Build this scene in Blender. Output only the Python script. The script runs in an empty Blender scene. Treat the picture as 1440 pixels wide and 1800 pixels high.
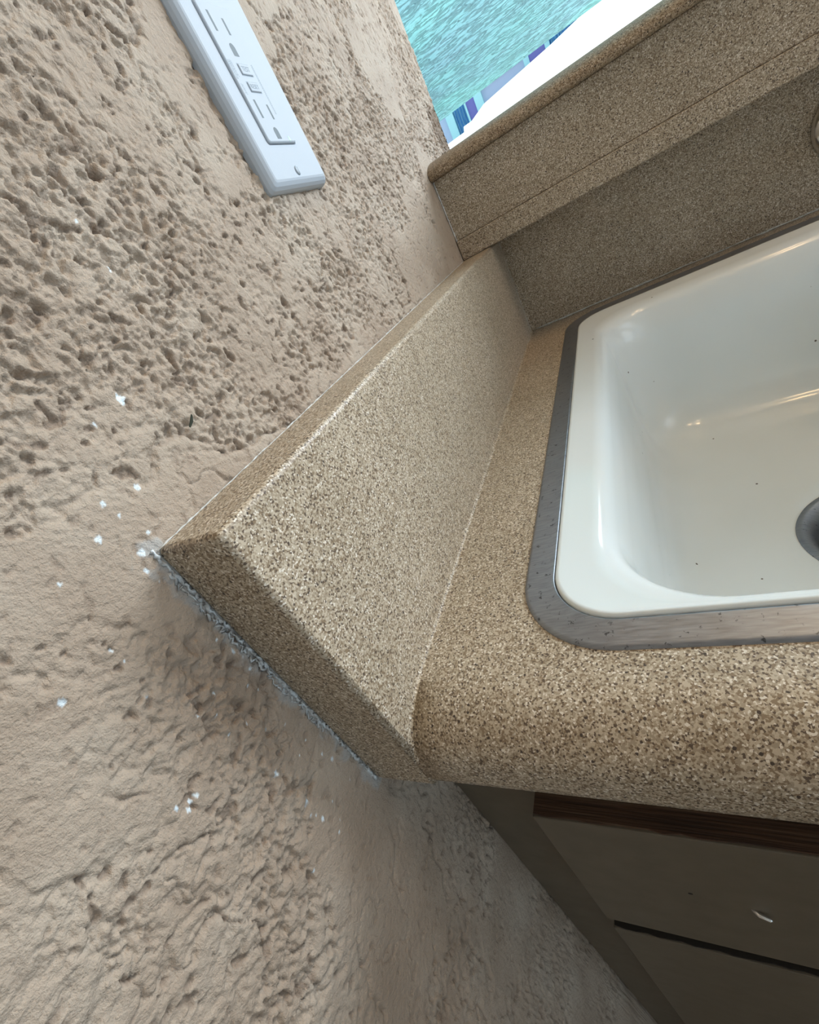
import bpy, bmesh, math, random
import numpy as np
from mathutils import Matrix, Vector

# ------------------------------------------------------------------ camera, light, exposure
S = bpy.context.scene
COL = S.collection
F_PX = 794.0
RWC = ((0.8325575089512751, 0.3023637630042763, -0.4641380711714374),
       (0.20543193879144783, 0.6096030437545362, 0.7656251351474765),
       (0.5144372778223165, -0.7327757391365375, 0.4454144175031456))
cam = bpy.data.cameras.new('camera'); co = bpy.data.objects.new('camera', cam); COL.objects.link(co)
m = Matrix(RWC).transposed().to_4x4(); m.translation = Vector((0.16811, -0.08612, 0.16891))
co.matrix_world = m
cam.sensor_fit = 'HORIZONTAL'; cam.sensor_width = 36; cam.lens = F_PX / 1440 * 36
cam.clip_start = 0.005; cam.clip_end = 200
S.camera = co
S.view_settings.view_transform = 'Standard'; S.view_settings.look = 'None'
S.view_settings.gamma = 1; S.view_settings.use_curve_mapping = False
S.view_settings.exposure = -0.38

W = bpy.data.worlds.new('world'); S.world = W; W.use_nodes = True
W.node_tree.nodes['Background'].inputs[0].default_value = (0.66, 0.84, 1.0, 1)
W.node_tree.nodes['Background'].inputs[1].default_value = 1.7

def light(name, kind, loc, energy, color, target=None, **kw):
    d = bpy.data.lights.new(name, kind); d.energy = energy; d.color = color
    for k, v in kw.items(): setattr(d, k, v)
    o = bpy.data.objects.new(name, d); o.location = loc; COL.objects.link(o)
    if target is not None:
        o.rotation_euler = (Vector(target) - Vector(loc)).to_track_quat('-Z', 'Y').to_euler()
    return o
light('sun', 'SUN', (0, -5, 20), 7.0, (1.0, 0.96, 0.88), (1.5, 4, 0), angle=0.01)
# soft fill lamp added on the right, standing for an unseen opening
light('side_fill', 'AREA', (1.75, 0.22, 0.62), 4.3, (0.95, 0.97, 1.0), (0, 0.20, 0.1), shape='RECTANGLE', size=.7, size_y=1.1)
# open sky to the right of the patio roof
light('sky_daylight', 'AREA', (2.6, 3.2, 1.85), 310, (0.84, 0.93, 1.0), (0, 0.1, 0.15), shape='RECTANGLE', size=2.2, size_y=2.2)
# small warm ceiling lamps
for q in ((0.62, 0.10, 1.38), (0.85, 0.35, 1.38), (0.60, 0.42, 1.38)):
    light('ceiling_lamp', 'POINT', q, 3.8, (1.0, 0.68, 0.36), shadow_soft_size=0.035)

# ------------------------------------------------------------------ helpers
def tag(o, label=None, cat=None, group=None, kind=None):
    if label: o['label'] = label
    if cat: o['category'] = cat
    if group: o['group'] = group
    if kind: o['kind'] = kind
    return o
def empty(name, loc=(0, 0, 0)):
    o = bpy.data.objects.new(name, None); o.location = loc; o.empty_display_size = .05; COL.objects.link(o); return o
def mesh_obj(name, verts, faces, mat, parent=None, smooth=False):
    me = bpy.data.meshes.new(name); me.from_pydata([tuple(v) for v in verts], [], faces); me.update()
    if smooth: me.polygons.foreach_set('use_smooth', [True] * len(me.polygons))
    return link(name, me, mat, parent)
def link(name, me, mat, parent=None):
    if mat: me.materials.append(mat)
    o = bpy.data.objects.new(name, me); COL.objects.link(o)
    if parent:
        o.parent = parent; o.matrix_parent_inverse = Matrix.Translation(-parent.location)
    return o
def bm_obj(name, bm, mat, parent=None, smooth=False):
    bmesh.ops.recalc_face_normals(bm, faces=bm.faces)
    me = bpy.data.meshes.new(name); bm.to_mesh(me); bm.free()
    if smooth: me.polygons.foreach_set('use_smooth', [True] * len(me.polygons))
    return link(name, me, mat, parent)
def box(bm, x0, x1, y0, y1, z0, z1, bev=0, seg=2):
    vs = [bm.verts.new((x, y, z)) for x in (x0, x1) for y in (y0, y1) for z in (z0, z1)]
    fs = []
    for a in ((0, 1, 3, 2), (4, 6, 7, 5), (0, 4, 5, 1), (2, 3, 7, 6), (0, 2, 6, 4), (1, 5, 7, 3)):
        fs.append(bm.faces.new([vs[i] for i in a]))
    if bev:
        es = list({e for f in fs for e in f.edges})
        bmesh.ops.bevel(bm, geom=es, offset=bev, segments=seg, profile=.5, affect='EDGES', clamp_overlap=True)
def box_obj(name, b, mat, parent=None, bev=0):
    bm = bmesh.new(); box(bm, *b, bev=bev); return bm_obj(name, bm, mat, parent)
def tube(name, pts, radii, mat, parent=None, n=8):
    vs, fs = [], []
    pts = [Vector(p) for p in pts]
    for i, p in enumerate(pts):
        d = (pts[min(i + 1, len(pts) - 1)] - pts[max(i - 1, 0)]).normalized()
        a = d.orthogonal().normalized() if i == 0 else (a - a.dot(d) * d).normalized()
        b = d.cross(a); r = radii[i] if hasattr(radii, '__len__') else radii
        for k in range(n):
            t = 2 * math.pi * k / n; vs.append(p + (a * math.cos(t) + b * math.sin(t)) * r)
    for i in range(len(pts) - 1):
        for k in range(n):
            fs.append((i * n + k, i * n + (k + 1) % n, (i + 1) * n + (k + 1) % n, (i + 1) * n + k))
    fs.append(tuple(range(n))[::-1]); fs.append(tuple(range((len(pts) - 1) * n, len(pts) * n)))
    return mesh_obj(name, vs, fs, mat, parent, True)
def rrect(x0, x1, y0, y1, r, n=14):
    out = []
    for cx, cy, a0 in ((x1 - r, y1 - r, 0), (x0 + r, y1 - r, 90), (x0 + r, y0 + r, 180), (x1 - r, y0 + r, 270)):
        for k in range(n + 1):
            t = math.radians(a0 + 90 * k / n); out.append((cx + r * math.cos(t), cy + r * math.sin(t)))
    # extra samples on the straight runs
    res = []
    for i, p in enumerate(out):
        res.append(p)
        if i % (n + 1) == n:
            q = out[(i + 1) % len(out)]
            for k in range(1, 6): res.append((p[0] + (q[0] - p[0]) * k / 6, p[1] + (q[1] - p[1]) * k / 6))
    return res
def loft(name, loops, mat, parent=None, smooth=True, cap=False):
    n = len(loops[0]); vs = [p for l in loops for p in l]; fs = []
    for i in range(len(loops) - 1):
        for k in range(n):
            fs.append((i * n + k, i * n + (k + 1) % n, (i + 1) * n + (k + 1) % n, (i + 1) * n + k))
    if cap: fs.append(tuple(range((len(loops) - 1) * n, len(loops) * n)))
    bm = bmesh.new(); bv = [bm.verts.new(v) for v in vs]
    for f in fs: bm.faces.new([bv[i] for i in f])
    return bm_obj(name, bm, mat, parent, smooth)
def prism_x(name, prof, x0, x1, mat, parent=None, smooth=False):
    """profile of (y, z) swept along x"""
    n = len(prof); vs = [(x0, y, z) for y, z in prof] + [(x1, y, z) for y, z in prof]
    fs = [(i, (i + 1) % n, n + (i + 1) % n, n + i) for i in range(n)] + [tuple(range(n))[::-1], tuple(range(n, 2 * n))]
    bm = bmesh.new(); bv = [bm.verts.new(v) for v in vs]
    for f in fs: bm.faces.new([bv[i] for i in f])
    o = bm_obj(name, bm, mat, parent)
    if smooth:
        for p in o.data.polygons:
            if len(p.vertices) == 4: p.use_smooth = True
    return o

# ------------------------------------------------------------------ materials
def mat(name, color, rough=.6, metal=0, spec=.5):
    m = bpy.data.materials.new(name); m.use_nodes = True
    b = m.node_tree.nodes['Principled BSDF']
    b.inputs['Base Color'].default_value = (*color, 1); b.inputs['Roughness'].default_value = rough
    b.inputs['Metallic'].default_value = metal; b.inputs['Specular IOR Level'].default_value = spec
    return m
class NT:
    def __init__(s, m): s.t = m.node_tree; s.b = s.t.nodes['Principled BSDF']
    def n(s, typ, **kw):
        x = s.t.nodes.new(typ)
        for k, v in kw.items():
            if k.startswith('i_'):
                key = k[2:]; x.inputs[int(key) if key.isdigit() else key.replace('_', ' ')].default_value = v
            else: setattr(x, k, v)
        return x
    def l(s, a, b): s.t.links.new(a, b)
    def ramp(s, fac, stops, interp='LINEAR'):
        r = s.n('ShaderNodeValToRGB'); r.color_ramp.interpolation = interp
        e = r.color_ramp.elements
        while len(e) > 1: e.remove(e[-1])
        e[0].position = stops[0][0]; e[0].color = (*stops[0][1], 1)
        for p, c in stops[1:]:
            q = e.new(p); q.color = (*c, 1)
        s.l(fac, r.inputs[0]); return r.outputs[0]
    def mix(s, fac, a, b, mode='MIX'):
        x = s.n('ShaderNodeMix', data_type='RGBA', blend_type=mode)
        for v, i in ((fac, 0), (a, 6), (b, 7)):
            if hasattr(v, 'links') or hasattr(v, 'is_linked'): s.l(v, x.inputs[i])
            elif i == 0: x.inputs[0].default_value = v
            else: x.inputs[i].default_value = (*v, 1)
        return x.outputs[2]
    def bump(s, h, strength, dist, normal=None):
        x = s.n('ShaderNodeBump', i_Strength=strength, i_Distance=dist); s.l(h, x.inputs['Height'])
        if normal is not None: s.l(normal, x.inputs['Normal'])
        s.l(x.outputs[0], s.b.inputs['Normal']); return x.outputs[0]

def speckle():
    m = mat('speckled_solid_surface', (.5, .4, .3), .46)
    t = NT(m); tc = t.n('ShaderNodeTexCoord').outputs['Object']
    nz = t.n('ShaderNodeTexNoise', i_Scale=1500., i_Detail=2.); t.l(tc, nz.inputs['Vector'])
    wv = t.n('ShaderNodeVectorMath', operation='SCALE', i_3=.0008); t.l(nz.outputs['Color'], wv.inputs[0])
    ad = t.n('ShaderNodeVectorMath', operation='ADD'); t.l(tc, ad.inputs[0]); t.l(wv.outputs[0], ad.inputs[1])
    v = t.n('ShaderNodeTexVoronoi', i_Scale=1350.); t.l(ad.outputs[0], v.inputs['Vector'])
    sp = t.n('ShaderNodeSeparateColor'); t.l(v.outputs['Color'], sp.inputs[0])
    base = t.ramp(sp.outputs[0], [(0, (.24, .175, .11)), (.25, (.37, .30, .215)), (.55, (.51, .43, .325)), (.92, (.74, .68, .59))], 'CONSTANT')
    dk = t.ramp(sp.outputs[1], [(0, (0, 0, 0)), (.885, (0, 0, 0)), (.895, (1, 1, 1))])
    c = t.mix(dk, base, (.11, .075, .05))
    v2 = t.n('ShaderNodeTexVoronoi', i_Scale=430.); t.l(ad.outputs[0], v2.inputs['Vector'])
    s2 = t.n('ShaderNodeSeparateColor'); t.l(v2.outputs['Color'], s2.inputs[0])
    sel = t.ramp(s2.outputs[0], [(0, (0, 0, 0)), (.90, (0, 0, 0)), (.91, (1, 1, 1))])
    near = t.ramp(v2.outputs['Distance'], [(0, (1, 1, 1)), (.23, (1, 1, 1)), (.30, (0, 0, 0))])
    mm = t.n('ShaderNodeMath', operation='MULTIPLY'); t.l(sel, mm.inputs[0]); t.l(near, mm.inputs[1])
    c = t.mix(mm.outputs[0], c, (.06, .042, .032))
    big = t.n('ShaderNodeTexNoise', i_Scale=14., i_Detail=3.); t.l(tc, big.inputs['Vector'])
    bg = t.ramp(big.outputs[0], [(.35, (.93, .91, .88)), (.65, (1.05, 1.04, 1.03))])
    c = t.mix(1.0, c, bg, 'MULTIPLY'); t.l(c, t.b.inputs['Base Color'])
    t.bump(nz.outputs[0], .10, .0005)
    return m
SPECK = speckle()

def stucco():
    m = mat('painted_stucco', (.5, .42, .34), .62, 0, .35)
    t = NT(m); tc = t.n('ShaderNodeTexCoord').outputs['Object']
    a = lambda nm: t.n('ShaderNodeAttribute', attribute_name=nm).outputs['Fac']
    n1 = t.n('ShaderNodeTexNoise', i_Scale=22., i_Detail=5.); t.l(tc, n1.inputs['Vector'])
    c = t.ramp(n1.outputs[0], [(.3, (.37, .285, .212)), (.5, (.43, .34, .26)), (.7, (.485, .40, .315))])
    c = t.mix(a('recess_dark'), c, (.16, .105, .07))
    c = t.mix(a('smear'), c, (.44, .43, .41))
    c = t.mix(a('chip'), c, (.78, .86, .90))
    c = t.mix(a('bare'), c, (.22, .15, .095))
    t.l(c, t.b.inputs['Base Color'])
    n2 = t.n('ShaderNodeTexNoise', i_Scale=420., i_Detail=6., i_Roughness=.6); t.l(tc, n2.inputs['Vector'])
    n3 = t.n('ShaderNodeTexNoise', i_Scale=1500., i_Detail=3.); t.l(tc, n3.inputs['Vector'])
    b1 = t.bump(n2.outputs[0], .65, .0022)
    t.bump(n3.outputs[0], .35, .0008, b1)
    return m
STUCCO = stucco()

ENAMEL = mat('white_enamel', (.70, .72, .69), .12, 0, .5)
t = NT(ENAMEL); tc = t.n('ShaderNodeTexCoord').outputs['Object']
v = t.n('ShaderNodeTexVoronoi', i_Scale=48.); t.l(tc, v.inputs['Vector'])
s = t.n('ShaderNodeSeparateColor'); t.l(v.outputs['Color'], s.inputs[0])
sel = t.ramp(s.outputs[0], [(0, (0, 0, 0)), (.70, (0, 0, 0)), (.71, (1, 1, 1))])
near = t.ramp(v.outputs['Distance'], [(0, (1, 1, 1)), (.035, (1, 1, 1)), (.055, (0, 0, 0))])
mm = t.n('ShaderNodeMath', operation='MULTIPLY'); t.l(sel, mm.inputs[0]); t.l(near, mm.inputs[1])
bn = t.n('ShaderNodeTexNoise', i_Scale=9., i_Detail=2.); t.l(tc, bn.inputs['Vector'])
cc = t.ramp(bn.outputs[0], [(.3, (.73, .78, .78)), (.7, (.77, .83, .85))])
t.l(t.mix(mm.outputs[0], cc, (.09, .07, .05)), t.b.inputs['Base Color'])

STEEL = mat('worn_stainless', (.42, .42, .43), .34, .95)
t = NT(STEEL); tc = t.n('ShaderNodeTexCoord').outputs['Object']
mp = t.n('ShaderNodeMapping'); mp.inputs['Scale'].default_value = (60, 500, 60); t.l(tc, mp.inputs['Vector'])
n1 = t.n('ShaderNodeTexNoise', i_Scale=2., i_Detail=5.); t.l(mp.outputs[0], n1.inputs['Vector'])
n2 = t.n('ShaderNodeTexNoise', i_Scale=260., i_Detail=5., i_Roughness=.7); t.l(tc, n2.inputs['Vector'])
sp = t.ramp(n2.outputs[0], [(0, (.22,) * 3), (.33, (.30,) * 3), (.39, (1, 1, 1))])
bs = t.ramp(n1.outputs[0], [(.3, (.26, .275, .305)), (.7, (.37, .39, .425))])
t.l(t.mix(1.0, bs, sp, 'MULTIPLY'), t.b.inputs['Base Color'])
t.l(t.ramp(n1.outputs[0], [(.3, (.36,) * 3), (.7, (.52,) * 3)]), t.b.inputs['Roughness'])
CHROME = mat('chrome', (.75, .73, .70), .12, 1)
DARKSTEEL = mat('drain_steel', (.20, .19, .18), .4, .9)
BLACKHOLE = mat('dark_hollow', (.01, .01, .01), .8)
PLASTIC = mat('white_plastic', (.50, .555, .62), .6, 0, .2)
t = NT(PLASTIC); tc = t.n('ShaderNodeTexCoord').outputs['Object']
n1 = t.n('ShaderNodeTexNoise', i_Scale=1500., i_Detail=2.); t.l(tc, n1.inputs['Vector']); t.bump(n1.outputs[0], .12, .0003)
SLOT = mat('slot_shadow_plastic', (.09, .12, .14), .6)
GROOVE = mat('groove_plastic', (.27, .33, .39), .6)
GREEN = mat('green_lens', (.25, .72, .42), .3)
CAULK = mat('pale_caulk', (.60, .58, .52), .6)
t = NT(CAULK); tc = t.n('ShaderNodeTexCoord').outputs['Object']
n1 = t.n('ShaderNodeTexNoise', i_Scale=300., i_Detail=4.); t.l(tc, n1.inputs['Vector'])
t.l(t.ramp(n1.outputs[0], [(.3, (.40, .36, .30)), (.6, (.62, .62, .60))]), t.b.inputs['Base Color'])
BLUECAULK = mat('grey_blue_caulk', (.5, .53, .55), .5)
t = NT(BLUECAULK); tc = t.n('ShaderNodeTexCoord').outputs['Object']
n1 = t.n('ShaderNodeTexNoise', i_Scale=420., i_Detail=5.); t.l(tc, n1.inputs['Vector'])
t.l(t.ramp(n1.outputs[0], [(.30, (.10, .09, .08)), (.40, (.40, .38, .35)), (.55, (.55, .57, .57)), (.72, (.78, .83, .86))]), t.b.inputs['Base Color'])
t.bump(n1.outputs[0], .8, .0015)
CABINET = mat('brown_cabinet_paint', (.135, .115, .085), .45)
t = NT(CABINET); tc = t.n('ShaderNodeTexCoord').outputs['Object']
n1 = t.n('ShaderNodeTexNoise', i_Scale=60., i_Detail=4.); t.l(tc, n1.inputs['Vector'])
t.l(t.ramp(n1.outputs[0], [(.3, (.128, .102, .070)), (.7, (.155, .125, .088))]), t.b.inputs['Base Color']); t.bump(n1.outputs[0], .08, .002)
RAW = mat('raw_plywood_edge', (.09, .045, .022), .7)
t = NT(RAW); tc = t.n('ShaderNodeTexCoord').outputs['Object']
mp = t.n('ShaderNodeMapping'); mp.inputs['Scale'].default_value = (12, 450, 450); t.l(tc, mp.inputs['Vector'])
n1 = t.n('ShaderNodeTexNoise', i_Scale=1.5, i_Detail=5.); t.l(mp.outputs[0], n1.inputs['Vector'])
t.l(t.ramp(n1.outputs[0], [(.35, (.035, .016, .008)), (.55, (.09, .042, .02)), (.72, (.16, .10, .06))]), t.b.inputs['Base Color']); t.bump(n1.outputs[0], .6, .001)
GAP_SHADE = mat('gap_shade_edge', (.022, .016, .010), .8)  # near-black colour stands for the shade in the gap between drawers
LEAD = mat('interior_paint', (.62, .60, .56), .8)
TILE = mat('floor_tile', (.20, .16, .12), .6)

# ------------------------------------------------------------------ stucco height field
rng = np.random.default_rng(11)
def vnoise(x, y, seed):
    g = np.random.default_rng(seed).random((256, 256)).astype(np.float32)
    xi = np.floor(x).astype(int); yi = np.floor(y).astype(int)
    fx = (x - xi).astype(np.float32); fy = (y - yi).astype(np.float32)
    fx = fx * fx * fx * (fx * (fx * 6 - 15) + 10); fy = fy * fy * fy * (fy * (fy * 6 - 15) + 10)
    a = g[xi & 255, yi & 255]; b = g[(xi + 1) & 255, yi & 255]; c = g[xi & 255, (yi + 1) & 255]; d = g[(xi + 1) & 255, (yi + 1) & 255]
    return ((a * (1 - fx) + b * fx) * (1 - fy) + (c * (1 - fx) + d * fx) * fy) * 2 - 1
def fbm(x, y, scale, octv, seed, gain=.5):
    s = 0; a = 1; tot = 0; k = 1 / scale
    for i in range(octv):
        ca, sa = math.cos(i * 1.1 + .4), math.sin(i * 1.1 + .4)
        s = s + a * vnoise((x * ca - y * sa) * k + 37.3 * i, (x * sa + y * ca) * k + 11.7 * i, seed + i); tot += a
        a *= gain; k *= 2.03
    return s / tot
def sstep(a, b, x):
    t = np.clip((x - a) / (b - a), 0, 1); return t * t * (3 - 2 * t)

def axis(parts):
    out = [parts[0][0]]
    for a, b, st0, st1 in parts:
        x = a
        n = max(1, int(round((b - a) / ((st0 + st1) / 2))))
        w = np.linspace(st0, st1, n); w = w / w.sum() * (b - a)
        out += list(a + np.cumsum(w))
    return np.array(out)
def build_wall_left():
    ys = axis([(-2.0, -.2, .2, .2), (-.2, -.10, .01, .001), (-.10, .22, .00062, .0007), (.22, .689, .0007, .0011)])
    zs = axis([(-.9, -.55, .05, .006), (-.55, -.25, .0045, .0016), (-.25, .0, .0014, .0008), (.0, .30, .00065, .0007), (.30, .47, .0007, .0012), (.47, .9, .01, .06), (.9, 1.5, .15, .2)])
    Y, Z = np.meshgrid(ys, zs, indexing='ij')
    wy = Y + .006 * fbm(Y, Z, .02, 3, 101); wz = Z + .006 * fbm(Y, Z, .02, 3, 151)
    low = fbm(wy, wz, .070, 4, 5, .55)
    # where the photographed wall is trowelled smooth (+) or left coarse (-)
    bias = np.zeros_like(Y)
    for cy, cz, ry, rz, s in ((.178, .162, .03, .02, .5), (.115, .170, .012, .022, .25), (.47, .185, .085, .06, .8), (-.012, .115, .022, .03, .5),
                              (-.07, .026, .012, .014, .35), (-.02, -.06, .02, .03, .25), (-.037, .141, .015, .012, .3), (.50, .34, .10, .05, .35),
                              (.087, .26, .03, .02, .35), (-.064, .105, .02, .02, .3), (.10, .205, .05, .02, -.35), (.03, .19, .04, .03, -.3),
                              (.30, .21, .06, .03, -.45), (.35, .30, .04, .04, -.45), (.0, .165, .03, .018, -.2), (.08, .32, .03, .03, -.3), (-.03, .05, .015, .02, -.1)):
        bias += s * np.exp(-((Y - cy) / ry) ** 2 - ((Z - cz) / rz) ** 2)
    bias += .7 * ((Z > .10) & (Y > -.01)) * np.exp(-np.abs(Z - .1263) / .006)     # taped strip above the splash
    field = low * 1.25 + bias - .21
    S_ = sstep(-.02, .06, field + .10 * fbm(Y, Z, .006, 3, 201))
    wy2 = Y + .0022 * fbm(Y, Z, .008, 2, 301); wz2 = Z + .0022 * fbm(Y, Z, .008, 2, 351)
    lump = np.abs(fbm(wy2, wz2, .0052, 2, 401, .45)) * 1.7
    lump2 = fbm(wy2, wz2, .0026, 3, 431)
    soft = fbm(wy2, wz2, .012, 3, 461)
    rn = fbm(wy2, wz2, .0034, 4, 401, .60)
    rough = np.minimum(.0033 * (rn - .02), .00018 + .0011 * rn) + .0005 * soft + .0004
    roughamp = sstep(-.5, .25, fbm(Y, Z, .05, 2, 501)) * .7 + .45
    plate = .00075 + .00018 * soft + .00010 * fbm(Y, Z, .004, 2, 521)
    h = rough * roughamp * (1 - S_) + plate * S_
    # fissures along patch borders and a few open cracks
    cr = fbm(wy, wz, .045, 4, 601, .55)
    msk = sstep(-.05, .15, fbm(Y, Z, .06, 2, 651))
    crack = np.exp(-(cr / .016) ** 2) * msk
    edge = np.exp(-((field + .04) / .035) ** 2) * sstep(-.1, .35, fbm(Y, Z, .022, 2, 671))
    c2 = fbm(wy2, wz2, .011, 3, 731); m2 = sstep(-.05, .15, fbm(Y, Z, .016, 3, 751)) * sstep(-.35, .1, fbm(Y, Z, .07, 2, 771))
    h -= (.00095 - .0002 * S_) * np.exp(-(c2 / .035) ** 2) * m2
    h -= .0013 * crack + .0011 * edge
    pit = sstep(.40, .58, fbm(wy2, wz2, .0042, 2, 701)) * (1 - .6 * S_)
    h -= .0014 * pit
    h += .0007 * fbm(Y, Z, .10, 3, 801)
    recess_dark = np.clip(.55 * crack * sstep(.2, .5, fbm(Y, Z, .03, 2, 811) + .3) + .5 * pit + .25 * edge, 0, .8)  # darker brown along cracks, pits and patch borders
    chip = np.zeros_like(Y); cz_n = fbm(Y, Z, .0022, 3, 901)
    for cy, cz, r in ((.0315, .1761, .0018), (.0661, .2171, .0010), (.0166, .173, .0008), (.0124, .148, .0011), (-.0013, .1504, .0012), (-.0005, .1446, .0009),
                      (-.0116, .1421, .0012), (.0029, .1335, .0010), (-.0041, .1299, .0011), (-.0545, .0539, .0010), (-.0525, .0537, .0008), (-.0569, .053, .0007),
                      (-.0303, .0236, .0012), (-.0309, .0008, .0013), (-.038, .0924, .0008), (-.0532, .1131, .0010), (.0664, .2348, .0008), (-.032, -.0131, .0008),
                      (-.0075, .124, .0013), (-.0585, .0575, .0006), (-.012, .06, .0007), (-.02, .04, .0007), (-.006, .075, .0009), (-.01, -.003, .001), (-.05, -.02, .0007)):
        d = np.hypot(Y - cy, (Z - cz) * .8)
        chip = np.maximum(chip, sstep(.0, .35, 1 - d / r + .9 * cz_n))
    for k in range(26):       # flecks of old white paint close to the splash corner
        cy = rng.uniform(-.035, .0); cz = rng.uniform(-.03, .14); r = rng.uniform(.0003, .0007)
        d = np.hypot(Y - cy, Z - cz); chip = np.maximum(chip, sstep(0, .4, 1 - d / r + .6 * cz_n))
    # smear of grey-blue sealant beside the splash end and below the worktop
    n9 = fbm(Y, Z, .006, 4, 951)
    d1 = np.where((Z < .13) & (Z > -.045) & (Y < .004), np.abs(np.minimum(Y, 0)), 9)
    d2 = np.where((Y > -.004) & (Y < .035), np.abs(Z + .041), 9)
    d3 = np.hypot(Y + .001, Z - .127)
    dd = np.minimum(np.minimum(d1, d2), d3)
    smear = sstep(.15, .8, 1 - dd / .0075 + 1.1 * n9) * .75
    h = h * (1 - .6 * smear) + .0007 * smear
    jag = .0045 * fbm(Y, Z, .02, 4, 961) + .004 * sstep(.30, .275, Z) * fbm(Y, Z, .010, 3, 971)
    tj = sstep(.67, .689, Y); Yd = Y + jag * tj
    bare = sstep(.302, .290, Z + .010 * n9) * sstep(.640, .645, Y + .016 * n9 + .010 * sstep(.30, .25, Z)) * (Z > .2)
    h -= .0012 * bare
    far = sstep(.47, .6, Z) + sstep(.09, .2, -Y); h = h * (1 - np.clip(far, 0, 1))
    X = h - .0013 - .003 * sstep(.684, .689, Y)
    ny, nz = Y.shape
    V = np.stack([X, Yd, Z], -1).reshape(-1, 3).astype(np.float32)
    # return of the opening: the cut end of the wall, then its outer face
    last = V.reshape(ny, nz, 3)[-1]
    ret = []
    for dx, dy in ((-.003, .0006), (-.012, .0012), (-.15, .001)):
        r = last.copy(); r[:, 0] = dx; r[:, 1] = last[:, 1] * .6 + .4 * .690 + dy + .0010 * rng.standard_normal(nz); ret.append(r)
    V = np.concatenate([V] + ret); ny2 = ny + 3
    attrs = {}
    for k_, a_ in (('recess_dark', recess_dark), ('chip', chip), ('smear', smear), ('bare', bare)):
        a_ = a_.astype(np.float32); ex = [a_[-1] * (1 if k_ == 'bare' else 0)] * 3
        attrs[k_] = np.concatenate([a_.reshape(-1)] + ex)
    i, j = np.meshgrid(np.arange(ny2 - 1), np.arange(nz - 1), indexing='ij'); q = (i * nz + j).reshape(-1)
    F = np.stack([q, q + nz, q + nz + 1, q + 1], -1).astype(np.int32)
    me = bpy.data.meshes.new('wall_left'); me.vertices.add(len(V)); me.vertices.foreach_set('co', V.reshape(-1))
    me.loops.add(F.size); me.loops.foreach_set('vertex_index', F.reshape(-1))
    me.polygons.add(len(F)); me.polygons.foreach_set('loop_start', np.arange(0, F.size, 4, dtype=np.int32))
    me.update(calc_edges=True); me.polygons.foreach_set('use_smooth', np.ones(len(F), bool))
    for k_, a_ in attrs.items():
        at = me.attributes.new(k_, 'FLOAT', 'POINT'); at.data.foreach_set('value', a_)
    o = link('wall_left', me, STUCCO); tag(o, kind='structure')
    return o
build_wall_left()

# ------------------------------------------------------------------ rest of the room shell
for nm, b, mt in (('floor', (-.15, 2.6, -2.0, .69, -.92, -.90), TILE), ('ceiling', (-.15, 2.6, -2.0, .75, 1.5, 1.56), LEAD)):
    tag(box_obj(nm, b, mt), kind='structure')
bm = bmesh.new()
box(bm, .0, 2.6, .612, .689, -.90, .2145); box(bm, 1.75, 2.6, .612, .689, .2145, 1.5); box(bm, .0, 1.75, .612, .689, 1.05, 1.5)
tag(bm_obj('wall_back', bm, LEAD), kind='structure')
tag(box_obj('wall_front', (-.15, 2.6, -2.05, -2.0, -.9, 1.5), LEAD), kind='structure')

# ------------------------------------------------------------------ outside, seen through the opening
def stucco_out(name, c1, c2):
    m = mat(name, c1, .8); t = NT(m); tc = t.n('ShaderNodeTexCoord').outputs['Object']
    mp = t.n('ShaderNodeMapping'); mp.inputs['Scale'].default_value = (.55, 1, 1); t.l(tc, mp.inputs['Vector'])
    n1 = t.n('ShaderNodeTexNoise', i_Scale=15., i_Detail=7., i_Roughness=.62, i_Distortion=.3); t.l(mp.outputs[0], n1.inputs['Vector'])
    n2 = t.n('ShaderNodeTexNoise', i_Scale=1.2, i_Detail=2.); t.l(tc, n2.inputs['Vector'])
    t.l(t.ramp(n2.outputs[0], [(.3, c2), (.7, c1)]), t.b.inputs['Base Color'])
    t.l(n1.outputs[0], mp.inputs['Location']) if False else None
    t.bump(t.ramp(n1.outputs[0], [(.40, (0, 0, 0)), (.52, (.8, .8, .8)), (.7, (1, 1, 1))]), 1.0, .035)
    return m
TEAL = stucco_out('teal_patio_stucco', (.42, .97, .96), (.44, .78, .92))
pc = box_obj('patio_ceiling', (-7, .95, .76, 7.4, 1.25, 1.40), TEAL); tag(pc, kind='structure')
PAVE = mat('sunlit_paving', (.72, .70, .66), .8)
tag(box_obj('patio_floor', (-9, 9, .69, 16, -1.0, -.95), PAVE), kind='structure')
WHITEW = mat('white_render', (.92, .92, .90), .8)
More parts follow.
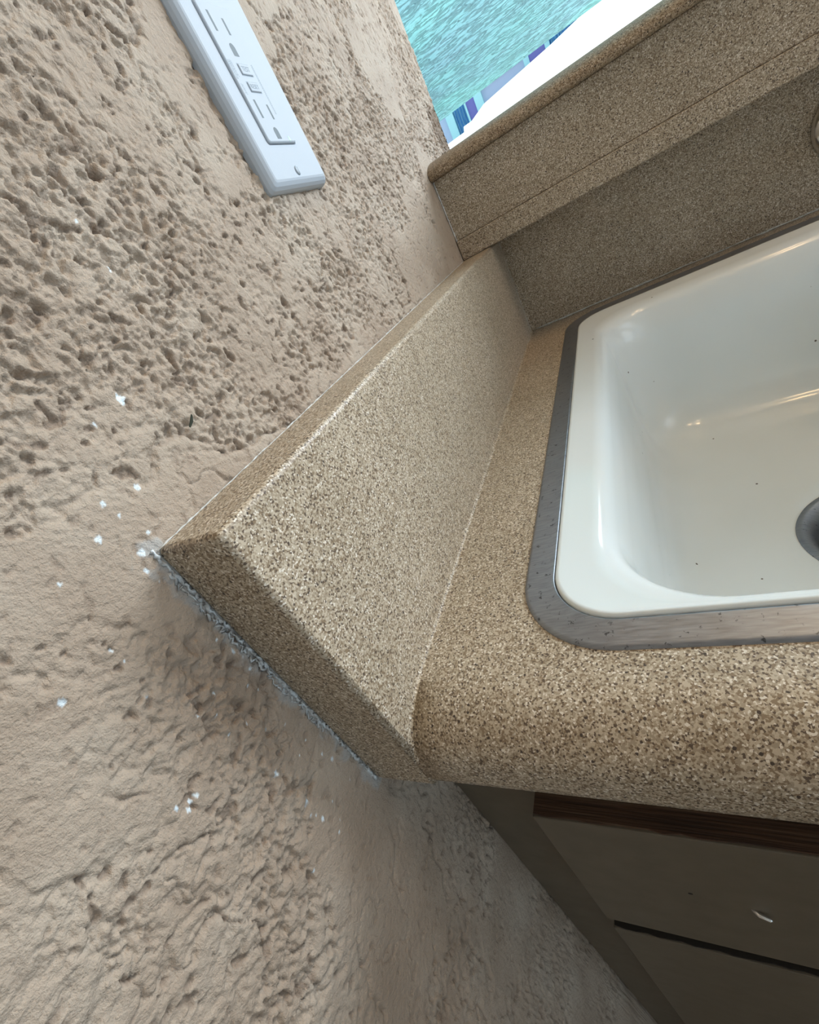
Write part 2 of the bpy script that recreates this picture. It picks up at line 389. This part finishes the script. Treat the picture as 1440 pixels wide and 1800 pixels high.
def wedge_wall():
    # garden wall in full sun running obliquely across the yard
    p0 = Vector((-1.38, 9.0)); p1 = Vector((1.7, 8.55)); bm = bmesh.new()
    pts = []
    def zt(x): return 0
    a = [(-1.75, 8.35, 1.10), (-1.42, 8.36, 1.105), (-1.40, 8.36, 1.165), (-1.27, 8.36, 1.165), (-1.05, 8.36, 1.245), (-.42, 8.36, 1.305), (-.10, 8.36, 1.335), (.37, 8.36, 1.40), (.55, 8.36, 1.42), (2.5, 8.36, 1.55)]
    n = len(a); fr = [bm.verts.new(p) for p in a]; bk = [bm.verts.new((x, y + .2, z)) for x, y, z in a]
    fb = [bm.verts.new((x, y, -.95)) for x, y, z in a]; bb = [bm.verts.new((x, y + .2, -.95)) for x, y, z in a]
    for i in range(n - 1):
        bm.faces.new((fb[i], fb[i + 1], fr[i + 1], fr[i])); bm.faces.new((fr[i], fr[i + 1], bk[i + 1], bk[i])); bm.faces.new((bk[i], bk[i + 1], bb[i + 1], bb[i]))
    bm.faces.new((fb[0], fr[0], bk[0], bb[0])); bm.faces.new((fb[-1], bb[-1], bk[-1], fr[-1]))
    return bm_obj('garden_wall', bm, WHITEW)
tag(wedge_wall(), 'glaring white sunlit garden wall seen over the window sill', 'wall')
# neighbouring facade with curtained windows
bl = empty('neighbour_building', (-.6, 9.0, -.95)); tag(bl, 'pale house across the yard with blue curtained windows', 'building')
box_obj('wall', (-4, 4, 9.06, 9.3, -.95, 4.0), mat('lilac_render', (.55, .62, .78), .8), bl)
BLUE = mat('blue_curtain', (.10, .36, .72), .8); t = NT(BLUE); tc = t.n('ShaderNodeTexCoord').outputs['Object']
wv = t.n('ShaderNodeTexWave', i_Scale=7., i_Distortion=2.); t.l(tc, wv.inputs['Vector'])
t.l(t.ramp(wv.outputs[0], [(.2, (.20, .55, .92)), (.8, (.38, .75, .98))]), t.b.inputs['Base Color'])
PURP = mat('dark_window_pane', (.22, .20, .52), .7)
FRAME = mat('pale_teal_frame', (.50, .85, .86), .6)
for x0, x1, mt, nm in ((-1.61, -1.41, BLUE, 'curtain'), (-1.385, -1.25, PURP, 'window_pane'), (-.395, -.165, PURP, 'window_pane'), (-.10, .14, BLUE, 'curtain'), (.15, .385, BLUE, 'curtain'), (.43, 1.2, BLUE, 'curtain')):
    if nm == 'window_pane':
        box_obj(nm, (x0, x1, 9.02, 9.055, .2, 1.7), PURP, bl); continue
    bm = bmesh.new(); n = 24 if nm == 'curtain' else 1
    for k in range(n):
        xa = x0 + (x1 - x0) * k / n; xb = x0 + (x1 - x0) * (k + 1) / n
        amp = .012 if nm == 'curtain' else 0
        ya = 9.03 + amp * math.sin(k * 1.9); yb = 9.03 + amp * math.sin((k + 1) * 1.9)
        bm.faces.new([bm.verts.new(q) for q in ((xa, ya, .2), (xb, yb, .2), (xb, yb, 1.7), (xa, ya, 1.7))])
    bmesh.ops.solidify(bm, geom=bm.faces[:], thickness=.01)
    bm_obj(nm, bm, mt, bl)
for x0, x1 in ((-1.73, -1.61), (-1.41, -1.385), (-1.25, -1.13), (-.47, -.395), (-.165, -.10), (.385, .43)):
    box_obj('window_frame', (x0, x1, 8.99, 9.06, .1, 1.9), FRAME, bl)
box_obj('added_shade_board', (-4, 4, 8.62, 9.06, 1.95, 2.05), FRAME, bl)  # overhang added out of view to keep the sun off the facade
box_obj('window_head', (-1.13, -.47, 9.0, 9.06, 1.515, 1.56), mat('cream_trim', (.85, .80, .72), .7), bl)

# ------------------------------------------------------------------ worktop with splashes
T, H, BT, D = .0363, .1263, .0408, .533
wt = empty('worktop', (.6, .3, -.041)); tag(wt, 'beige speckled solid-surface sink worktop with upstands and rolled front edge', 'countertop')
XE = 1.35; YB = .604
hole = rrect(.100, .486, .0535, .545, .034)
cx, cy = .293, .30
def outer_ring(hole, x0, x1, y0, y1):
    out = []
    for (x, y) in hole:
        dx, dy = x - cx, y - cy
        s = min((x1 - cx) / dx if dx > 1e-9 else 1e9, (x0 - cx) / dx if dx < -1e-9 else 1e9, (y1 - cy) / dy if dy > 1e-9 else 1e9, (y0 - cy) / dy if dy < -1e-9 else 1e9)
        out.append([cx + dx * s, cy + dy * s])
    for c in ((x0, y0), (x0, y1), (x1, y0), (x1, y1)):
        k = min(range(len(out)), key=lambda i: (out[i][0] - c[0]) ** 2 + (out[i][1] - c[1]) ** 2); out[k] = list(c)
    return out
FY = .030
ring = outer_ring(hole, T - .002, XE, FY, YB)
bm = bmesh.new()
a = [bm.verts.new((x, y, 0)) for x, y in hole]; b = [bm.verts.new((x, y, 0)) for x, y in ring]
c = [bm.verts.new((x, y, -.041)) for x, y in hole]; e = [bm.verts.new((x, y, -.041)) for x, y in ring]
n = len(a)
prof = [(FY, 0)]
for k in range(1, 13):
    th = math.pi / 2 * k / 12; prof.append((FY - FY * math.sin(th), -.024 * (1 - math.cos(th))))
prof += [(0, -.034), (.0008, -.0385), (.003, -.0405), (.006, -.041), (.030, -.041)]
def column(x): return [bm.verts.new((x, y, z)) for y, z in prof]
for i in range(n):
    j = (i + 1) % n
    bm.faces.new((a[i], a[j], b[j], b[i])); bm.faces.new((c[i], c[j], a[j], a[i])); bm.faces.new((e[i], e[j], c[j], c[i]))
    if abs(ring[i][1] - FY) < 1e-6 and abs(ring[j][1] - FY) < 1e-6:
        p, q = column(ring[i][0]), column(ring[j][0])
        for k in range(len(prof) - 1): bm.faces.new((p[k], q[k], q[k + 1], p[k + 1]))
    else: bm.faces.new((b[i], b[j], e[j], e[i]))
for x in (T - .002, XE): bm.faces.new(column(x))
bmesh.ops.remove_doubles(bm, verts=bm.verts, dist=1e-6)
o = bm_obj('counter_deck', bm, SPECK, wt)
for p in o.data.polygons:
    if len(p.vertices) == 4 and p.center.y < FY + .001: p.use_smooth = True
# side splash: long prism with softened exposed edges
bm = bmesh.new()
vs = [bm.verts.new((x, y, z)) for x in (.0, T) for y in (0, .6035) for z in (-.041, H)]
for q in ((0, 1, 3, 2), (4, 6, 7, 5), (0, 4, 5, 1), (2, 3, 7, 6), (0, 2, 6, 4), (1, 5, 7, 3)): bm.faces.new([vs[i] for i in q])
bm.edges.ensure_lookup_table()
es = [e for e in bm.edges if all(v.co.z > .1 for v in e.verts) and not all(v.co.x < .01 for v in e.verts) and not all(v.co.y > .5 for v in e.verts)]
es += [e for e in bm.edges if all(v.co.y < .01 and v.co.x > .01 for v in e.verts)]
bmesh.ops.bevel(bm, geom=es, offset=.0028, segments=4, profile=.5, affect='EDGES')
o = bm_obj('side_splash', bm, SPECK, wt)
for p in o.data.polygons: p.use_smooth = p.area < .0007
# little cove where splash meets deck
bm = bmesh.new(); cp = [(T - .001, -.001)] + [(T + .0022 - .0022 * math.cos(q), .0022 - .0022 * math.sin(q)) for q in [math.pi / 2 * k / 6 for k in range(7)]]
secs = []
for (yy, zz, rr_) in [(.590, 0, .0022), (.0301, 0, .0022)] + [(prof[k][0], prof[k][1], .0022 - .00014 * k) for k in range(1, 12)]:
    c_ = [(T - .001, rr_)] + [(T + rr_ - rr_ * math.cos(math.pi / 2 * k / 6), rr_ - rr_ * math.sin(math.pi / 2 * k / 6)) for k in range(1, 7)] + [(T + rr_, -.0012), (T - .001, -.0012)]
    secs.append([bm.verts.new((x, yy, zz + z)) for x, z in c_])
for p, q in zip(secs, secs[1:]):
    for i in range(len(p)): bm.faces.new((p[i], p[(i + 1) % len(p)], q[(i + 1) % len(p)], q[i]))
bm.faces.new(secs[0]); bm.faces.new(secs[-1])
o = bm_obj('cove', bm, SPECK, wt)
box_obj('back_splash', (T, XE, .5895, YB, -.001, H + .0002), SPECK, wt)
# sealant beads
R_ = random.Random(4)
def bead(name, p0, p1, n, r, jit, mt):
    p0, p1 = Vector(p0), Vector(p1); pts, rr = [], []
    for i in range(n + 1):
        p = p0.lerp(p1, i / n) + Vector((0, R_.uniform(-jit, jit), R_.uniform(-jit, jit))); pts.append(p); rr.append(r * R_.uniform(.35, 1.25))
    return tube(name, pts, rr, mt, wt, 6)
bead('sealant_bead', (.0004, 0, H + .0002), (.0004, D - .004, H + .0001), 200, .00045, .00015, CAULK)
bead('sealant_bead', (T - .0007, .585, .001), (T - .0007, .585, H - .004), 20, .001, .0003, CAULK)
bead('sealant_bead', (T + .004, .588, .001), (.6, .588, .001), 60, .0012, .0004, CAULK)
bead('sealant_residue', (-.0004, -.0012, H + .001), (-.0004, -.0012, -.040), 170, .0010, .0006, BLUECAULK)
bead('sealant_residue', (-.0006, .0, -.0415), (-.0006, .034, -.0415), 34, .0009, .0005, BLUECAULK)
bead('sealant_crumbs', (-.0002, -.0035, H - .01), (-.0002, -.003, .01), 110, .0006, .0014, BLUECAULK)

# ------------------------------------------------------------------ window sill with apron
ws = empty('window_sill', (.6, .6, .15)); tag(ws, 'beige speckled window sill with flat apron above the sink splash', 'window sill')
SB = .72
nose = [(SB, .2358), (.577, .2358)]
for k in range(1, 9):
    th = math.pi * .5 * k / 8; nose.append((.577 - .05 * math.sin(th), .2358 - .0160 + .0160 * math.cos(th)))
nose += [(.527, .2180), (.5277, .2165), (.530, .2155), (SB, .2155)]
prism_x('sill_board', nose, .0003, 1.75, SPECK, ws, True)
box_obj('apron', (.0003, 1.75, .5362, .6105, .1492, .2154), SPECK, ws, .0008)
box_obj('lower_trim', (.0003, 1.75, D, .6105, .1266, .1490), SPECK, ws, .0012)
pts = [(.0008, .5355 + R_.uniform(-.0003, .0003), z) for z in np.linspace(.128, .215, 30)]
tube('sealant_bead', pts, [.0009 * R_.uniform(.5, 1.2) for _ in pts], CAULK, ws, 6)

# ------------------------------------------------------------------ sink
sk = empty('sink', (.293, .30, -.16)); tag(sk, 'white enamel drop-in sink with dark speckled wear and steel rim', 'sink')
def L(x0, x1, y0, y1, r, z): return [(x, y, z) for x, y in rrect(x0, x1, y0, y1, r)]
ring_l = [L(.0862, .4998, .0432, .5655, .046, -.0003), L(.0866, .4994, .0436, .5650, .0456, .0010), L(.0885, .4975, .0455, .562, .044, .0019),
          L(.0985, .4875, .0535, .544, .036, .0027), L(.1022, .4838, .0562, .5345, .033, .0040), L(.1030, .4830, .0570, .5335, .032, .0040), L(.1034, .4826, .0574, .533, .0316, .0022)]
loft('steel_rim', ring_l, STEEL, sk)
dc = (.2932, .2576); base = rrect(.19, .396, .14, .425, .04)
def circ(r, z):
    out = []
    for k in range(len(base)):
        a_ = 2 * math.pi * (k + .5) / len(base); out.append((dc[0] + r * math.cos(a_), dc[1] + r * math.sin(a_), z))
    return out
bowl = [L(.1034, .4826, .0574, .5330, .0316, .0010), L(.1037, .4823, .0577, .5327, .0313, .0040), L(.1046, .4814, .0586, .5318, .0305, .0052), L(.1062, .4798, .0600, .5302, .030, .0052),
        L(.110, .476, .0610, .524, .032, .0042), L(.121, .465, .0625, .513, .043, .0036), L(.126, .460, .0645, .506, .050, .0026), L(.1295, .4565, .068, .500, .052, -.0010),
        L(.1325, .4535, .0715, .495, .052, -.008), L(.136, .45, .075, .490, .052, -.028), L(.1395, .4465, .079, .486, .052, -.06), L(.144, .442, .084, .481, .052, -.098), L(.148, .438, .089, .476, .052, -.118),
        L(.155, .431, .098, .468, .05, -.134), L(.166, .42, .11, .456, .046, -.1435), L(.19, .396, .14, .425, .04, -.1485), circ(.085, -.1500), circ(.0585, -.1512), circ(.0565, -.1530)]
o = loft('basin', bowl, ENAMEL, sk)
fl = loft('drain_flange', [circ(.0572, -.1532), circ(.0562, -.1508), circ(.052, -.1512), circ(.047, -.1560), circ(.043, -.162), circ(.041, -.175), circ(.041, -.20)], STEEL, sk)
st = loft('drain_strainer', [circ(.0408, -.184), circ(.036, -.186), circ(.030, -.190), circ(.012, -.190)], DARKSTEEL, sk, cap=True)
tube('strainer_knob', [(dc[0], dc[1], -.190), (dc[0], dc[1], -.174), (dc[0], dc[1], -.171)], [.004, .006, .003], DARKSTEEL, sk, 14)
loft('drain_cup', [circ(.0412, -.198), circ(.02, -.21), circ(.002, -.211)], BLACKHOLE, sk, cap=True)

# ------------------------------------------------------------------ wall tap (only its flange reaches the frame)
tp = empty('wall_tap', (.378, .5895, .07)); tag(tp, 'chrome wall tap flange on the shaded splash above the sink', 'tap')
def ring_y(cx_, cz_, r, y, n=40): return [(cx_ + r * math.cos(2 * math.pi * k / n), y, cz_ + r * math.sin(2 * math.pi * k / n)) for k in range(n)]
def turned(name, cx_, cz_, pr, mt, parent): return loft(name, [ring_y(cx_, cz_, r, y) for y, r in pr], mt, parent, True, True)
turned('flange', .378, .070, [(.5898, .031), (.588, .0335), (.584, .033), (.580, .028), (.576, .020), (.572, .014)], CHROME, tp)
turned('valve_body', .378, .070, [(.576, .013), (.56, .013), (.557, .016), (.540, .016), (.535, .012)], CHROME, tp)
tube('spout', [(.378, .550, .070), (.378, .50, .078), (.378, .44, .084), (.378, .40, .078), (.378, .385, .062)], [.010, .010, .0095, .009, .009], CHROME, tp, 18)
tube('handle', [(.378, .538, .074), (.378, .535, .095), (.378, .520, .115)], [.005, .0055, .006], CHROME, tp, 14)

# ------------------------------------------------------------------ outlet
ou = empty('outlet', (0, .2355, .2885)); tag(ou, 'white twin wall outlet with test buttons on the rough stucco wall', 'outlet')
def frame_yz(name, y0, y1, z0, z1, levels, mt, parent, r=.002, hole_=None):
    """cushion plate on the x=0 plane: levels = (inset, x)"""
    loops = []
    for ins, x in levels:
        loops.append([(x, p, q) for p, q in rrect(y0 + ins, y1 - ins, z0 + ins, z1 - ins, max(r - ins * .3, .0006), 6)])
    if hole_:
        for ins, x in hole_[1]:
            a0, a1, b0, b1 = hole_[0]; loops.append([(x, p, q) for p, q in rrect(a0 + ins, a1 - ins, b0 + ins, b1 - ins, .0022, 6)])
    return loft(name, loops, mt, parent, False, hole_ is None)
IY0, IY1, IZ0, IZ1 = .2155, .2488, .2548, .3225
pl = frame_yz('cover_plate', .1990, .2722, .2312, .3461, [(0, -.0025), (0, .0008), (.0008, .0030), (.0022, .0048), (.0040, .0060), (.0052, .0064)], PLASTIC, ou,
         .003, ((IY0 - .0005, IY1 + .0005, IZ0 - .0005, IZ1 + .0005), [(0, .0066), (.0002, .0060), (.0002, .001)]))
ins = frame_yz('outlet_face', IY0, IY1, IZ0, IZ1, [(0, .0015), (0, .0068), (.0003, .0076), (.0009, .0080)], PLASTIC, ou, .002)
XF = .0080
def pad(name, poly, mt, x0, x1, parent):
    n = len(poly); vs = [(x0, y, z) for y, z in poly] + [(x1, y, z) for y, z in poly]
    fs = [tuple(range(n)), tuple(range(n, 2 * n))[::-1]] + [(i, (i + 1) % n, n + (i + 1) % n, n + i) for i in range(n)]
    bm = bmesh.new(); bv = [bm.verts.new(v) for v in vs]
    for f in fs: bm.faces.new([bv[i] for i in f])
    return bm_obj(name, bm, mt, parent)
def rect(y0, y1, z0, z1): return [(y0, z0), (y1, z0), (y1, z1), (y0, z1)]
def arch(yc, w, z0, z1):
    p = [(yc - w, z0), (yc + w, z0)]; zc = z1 - w
    for k in range(0, 11): a_ = math.pi * k / 10; p.append((yc + w * math.cos(a_), zc + w * math.sin(a_)))
    return p
def slot(poly, name='slot'):
    s_ = pad(name, poly, SLOT, XF - .0004, XF + .00006, ins)
    return s_
for dz in (0, -.0412):
    slot(rect(.2219, .2238, .3088 + dz, .3180 + dz)); slot(rect(.2336, .2354, .3084 + dz, .3160 + dz))
    slot(arch(.2296, .0024, .2980 + dz, .3042 + dz), 'ground_hole')
for zz0, zz1 in ((.2885, .2945), (.2803, .2858)):
    pad('test_button', rect(.2245, .2362, zz0, zz1), GROOVE, XF - .0003, XF + .00005, ins)
    bt = frame_yz('button_cap', .2248, .2359, zz0 + .0003, zz1 - .0003, [(0, XF), (.0002, XF + .0005), (.0005, XF + .0007)], PLASTIC, ins, .0006)
def raised_text(body, y, z, size, parent):
    c_ = bpy.data.curves.new(body, 'FONT'); c_.body = body; c_.size = size; c_.extrude = .00008; c_.align_x = 'CENTER'; c_.align_y = 'CENTER'
    o_ = bpy.data.objects.new('tmp', c_); COL.objects.link(o_); dg = bpy.context.evaluated_depsgraph_get()
    me = bpy.data.meshes.new_from_object(o_.evaluated_get(dg)); bpy.data.objects.remove(o_)
    M_ = Matrix(((0, 0, 1, 0), (1, 0, 0, 0), (0, 1, 0, 0), (0, 0, 0, 1)))
    me.transform(Matrix.Translation((XF + .0007, y, z)) @ M_)
    l_ = link('lettering', me, GROOVE, parent)
raised_text('TEST', .23035, .2915, .0036, ins); raised_text('RESET', .23035, .28305, .0032, ins)
for yb in (.2170, .2179, .2188, .2197, .2395, .2404, .2413):       # fine moulded lines of small print
    zz = .279
    while zz < .2955:
        ln = R_.uniform(.0006, .0022); pad('small_print', rect(yb, yb + .0003, zz, min(zz + ln, .2957)), GROOVE, XF - .0001, XF + .00003, ins) if False else None
        zz += ln + .0004
bmp = bmesh.new()
for yb, za, zb in ((.2172, .2865, .2955), (.2181, .2865, .2955), (.2190, .2880, .2955), (.2200, .2875, .2955), (.2180, .2795, .2845), (.2191, .2790, .2840), (.2395, .2700, .2950), (.2404, .2700, .2950)):
    zz = za
    while zz < zb:
        ln = R_.uniform(.0003, .0009); box(bmp, XF - .0001, XF + .00004, yb, yb + .00045, zz, min(zz + ln, zb)); zz += ln + .00025
bm_obj('small_print', bmp, GROOVE, ins)
pad('indicator_lens', [(.2402, .2557), (.2418, .2557), (.2414, .2578), (.2402, .2582)], GREEN, XF - .0003, XF + .0001, ins)
def turned_x(name, y, z, pr, mt, parent):
    n = 28; return loft(name, [[(x, y + r * math.cos(2 * math.pi * k / n), z + r * math.sin(2 * math.pi * k / n)) for k in range(n)] for x, r in pr], mt, parent, True, True)
for z in (.2400, .3375):
    turned_x('screw_recess', .2335, z, [(.0064, .0027), (.00655, .0027)], GROOVE, ou)
    sc = turned_x('screw', .2335, z, [(.0060, .0023), (.0069, .0023), (.0072, .0018), (.0073, .0008)], PLASTIC, ou)
    bms = bmesh.new(); box(bms, .0070, .00736, .2333, .2337, z - .0017, z + .0017); bm_obj('screw_slot', bms, GROOVE, sc)

# ------------------------------------------------------------------ cabinet below
cb = empty('base_cabinet', (.6, .3, -.90)); tag(cb, 'dark brown painted drawer cabinet under the speckled worktop', 'cabinet')
YC = .0349; DF = .017
box_obj('side_stile', (.0005, .062, YC, .055, -.90, -.0412), CABINET, cb)
box_obj('top_rail', (.062, XE, YC + .001, .055, -.105, -.0412), CABINET, cb); box_obj('bottom_rail', (.062, XE, YC + .001, .055, -.90, -.86), CABINET, cb)
bm = bmesh.new(); box(bm, .0005, XE, .055, .06, -.90, -.165); box(bm, XE - .018, XE, .06, .60, -.90, -.0412); bm_obj('carcass', bm, CABINET, cb)
ztops = [-.1085, -.2848]; zbots = [-.2665, -.86]
for i, (za, zb) in enumerate(zip(ztops, zbots)):
    for x0, x1 in ((.059, .50), (.515, .94)):
        d = box_obj('drawer_front', (x0, x1, DF, YC - .0003, zb, za - .0008), CABINET, cb, .0006)
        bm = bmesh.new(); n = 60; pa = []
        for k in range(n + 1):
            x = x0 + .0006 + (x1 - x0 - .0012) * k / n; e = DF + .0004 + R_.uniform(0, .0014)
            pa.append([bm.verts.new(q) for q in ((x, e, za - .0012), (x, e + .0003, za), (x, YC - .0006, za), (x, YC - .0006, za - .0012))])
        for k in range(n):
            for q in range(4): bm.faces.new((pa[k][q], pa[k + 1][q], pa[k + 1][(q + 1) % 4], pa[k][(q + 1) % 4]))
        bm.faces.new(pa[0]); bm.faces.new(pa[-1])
        o = bm_obj('drawer_top_edge', bm, RAW if i == 0 else GAP_SHADE, d); o['label'] = 'raw reddish brown plywood edge' if i == 0 else 'drawer top edge painted nearly black as gap shade'
        if i == 0 and x0 < .1:
            sc = tube('bare_screw', [(.1525, DF + .001, -.1878), (.1555, DF - .0015, -.1888), (.1600, DF - .0026, -.1896), (.1608, DF - .0027, -.1897)], [.0013, .0013, .0012, .0006], CHROME, d, 10)
            turned('screw_hole', .1249, -.1821, [(DF + .0003, .0012), (DF - .00008, .0012), (DF - .0001, .0008)], BLACKHOLE, d)
            turned('screw_hole', .0535 + .005, -.1300, [(DF + .0003, .0001), (DF - .00008, .0001), (DF - .0001, .00008)], BLACKHOLE, d)

# ------------------------------------------------------------------ loose fleck caught on the stucco
lf = mesh_obj('leaf_sliver', [(.0012, .0470, .1543), (.0022, .0490, .1556), (.0016, .0512, .1577), (.0010, .0518, .1583), (.0010, .0495, .1566), (.0008, .0473, .1549),
                              (.0005, .0470, .1543), (.0014, .0490, .1556), (.0009, .0512, .1577), (.0003, .0518, .1583), (.0003, .0495, .1566), (.0001, .0473, .1549)],
              [(0, 1, 2, 3, 4, 5), (11, 10, 9, 8, 7, 6)] + [(i, (i + 1) % 6, 6 + (i + 1) % 6, 6 + i) for i in range(6)], mat('dry_green_fleck', (.05, .07, .06), .7))
tag(lf, 'tiny dark green sliver caught on the stucco left of the worktop upstand', 'leaf')
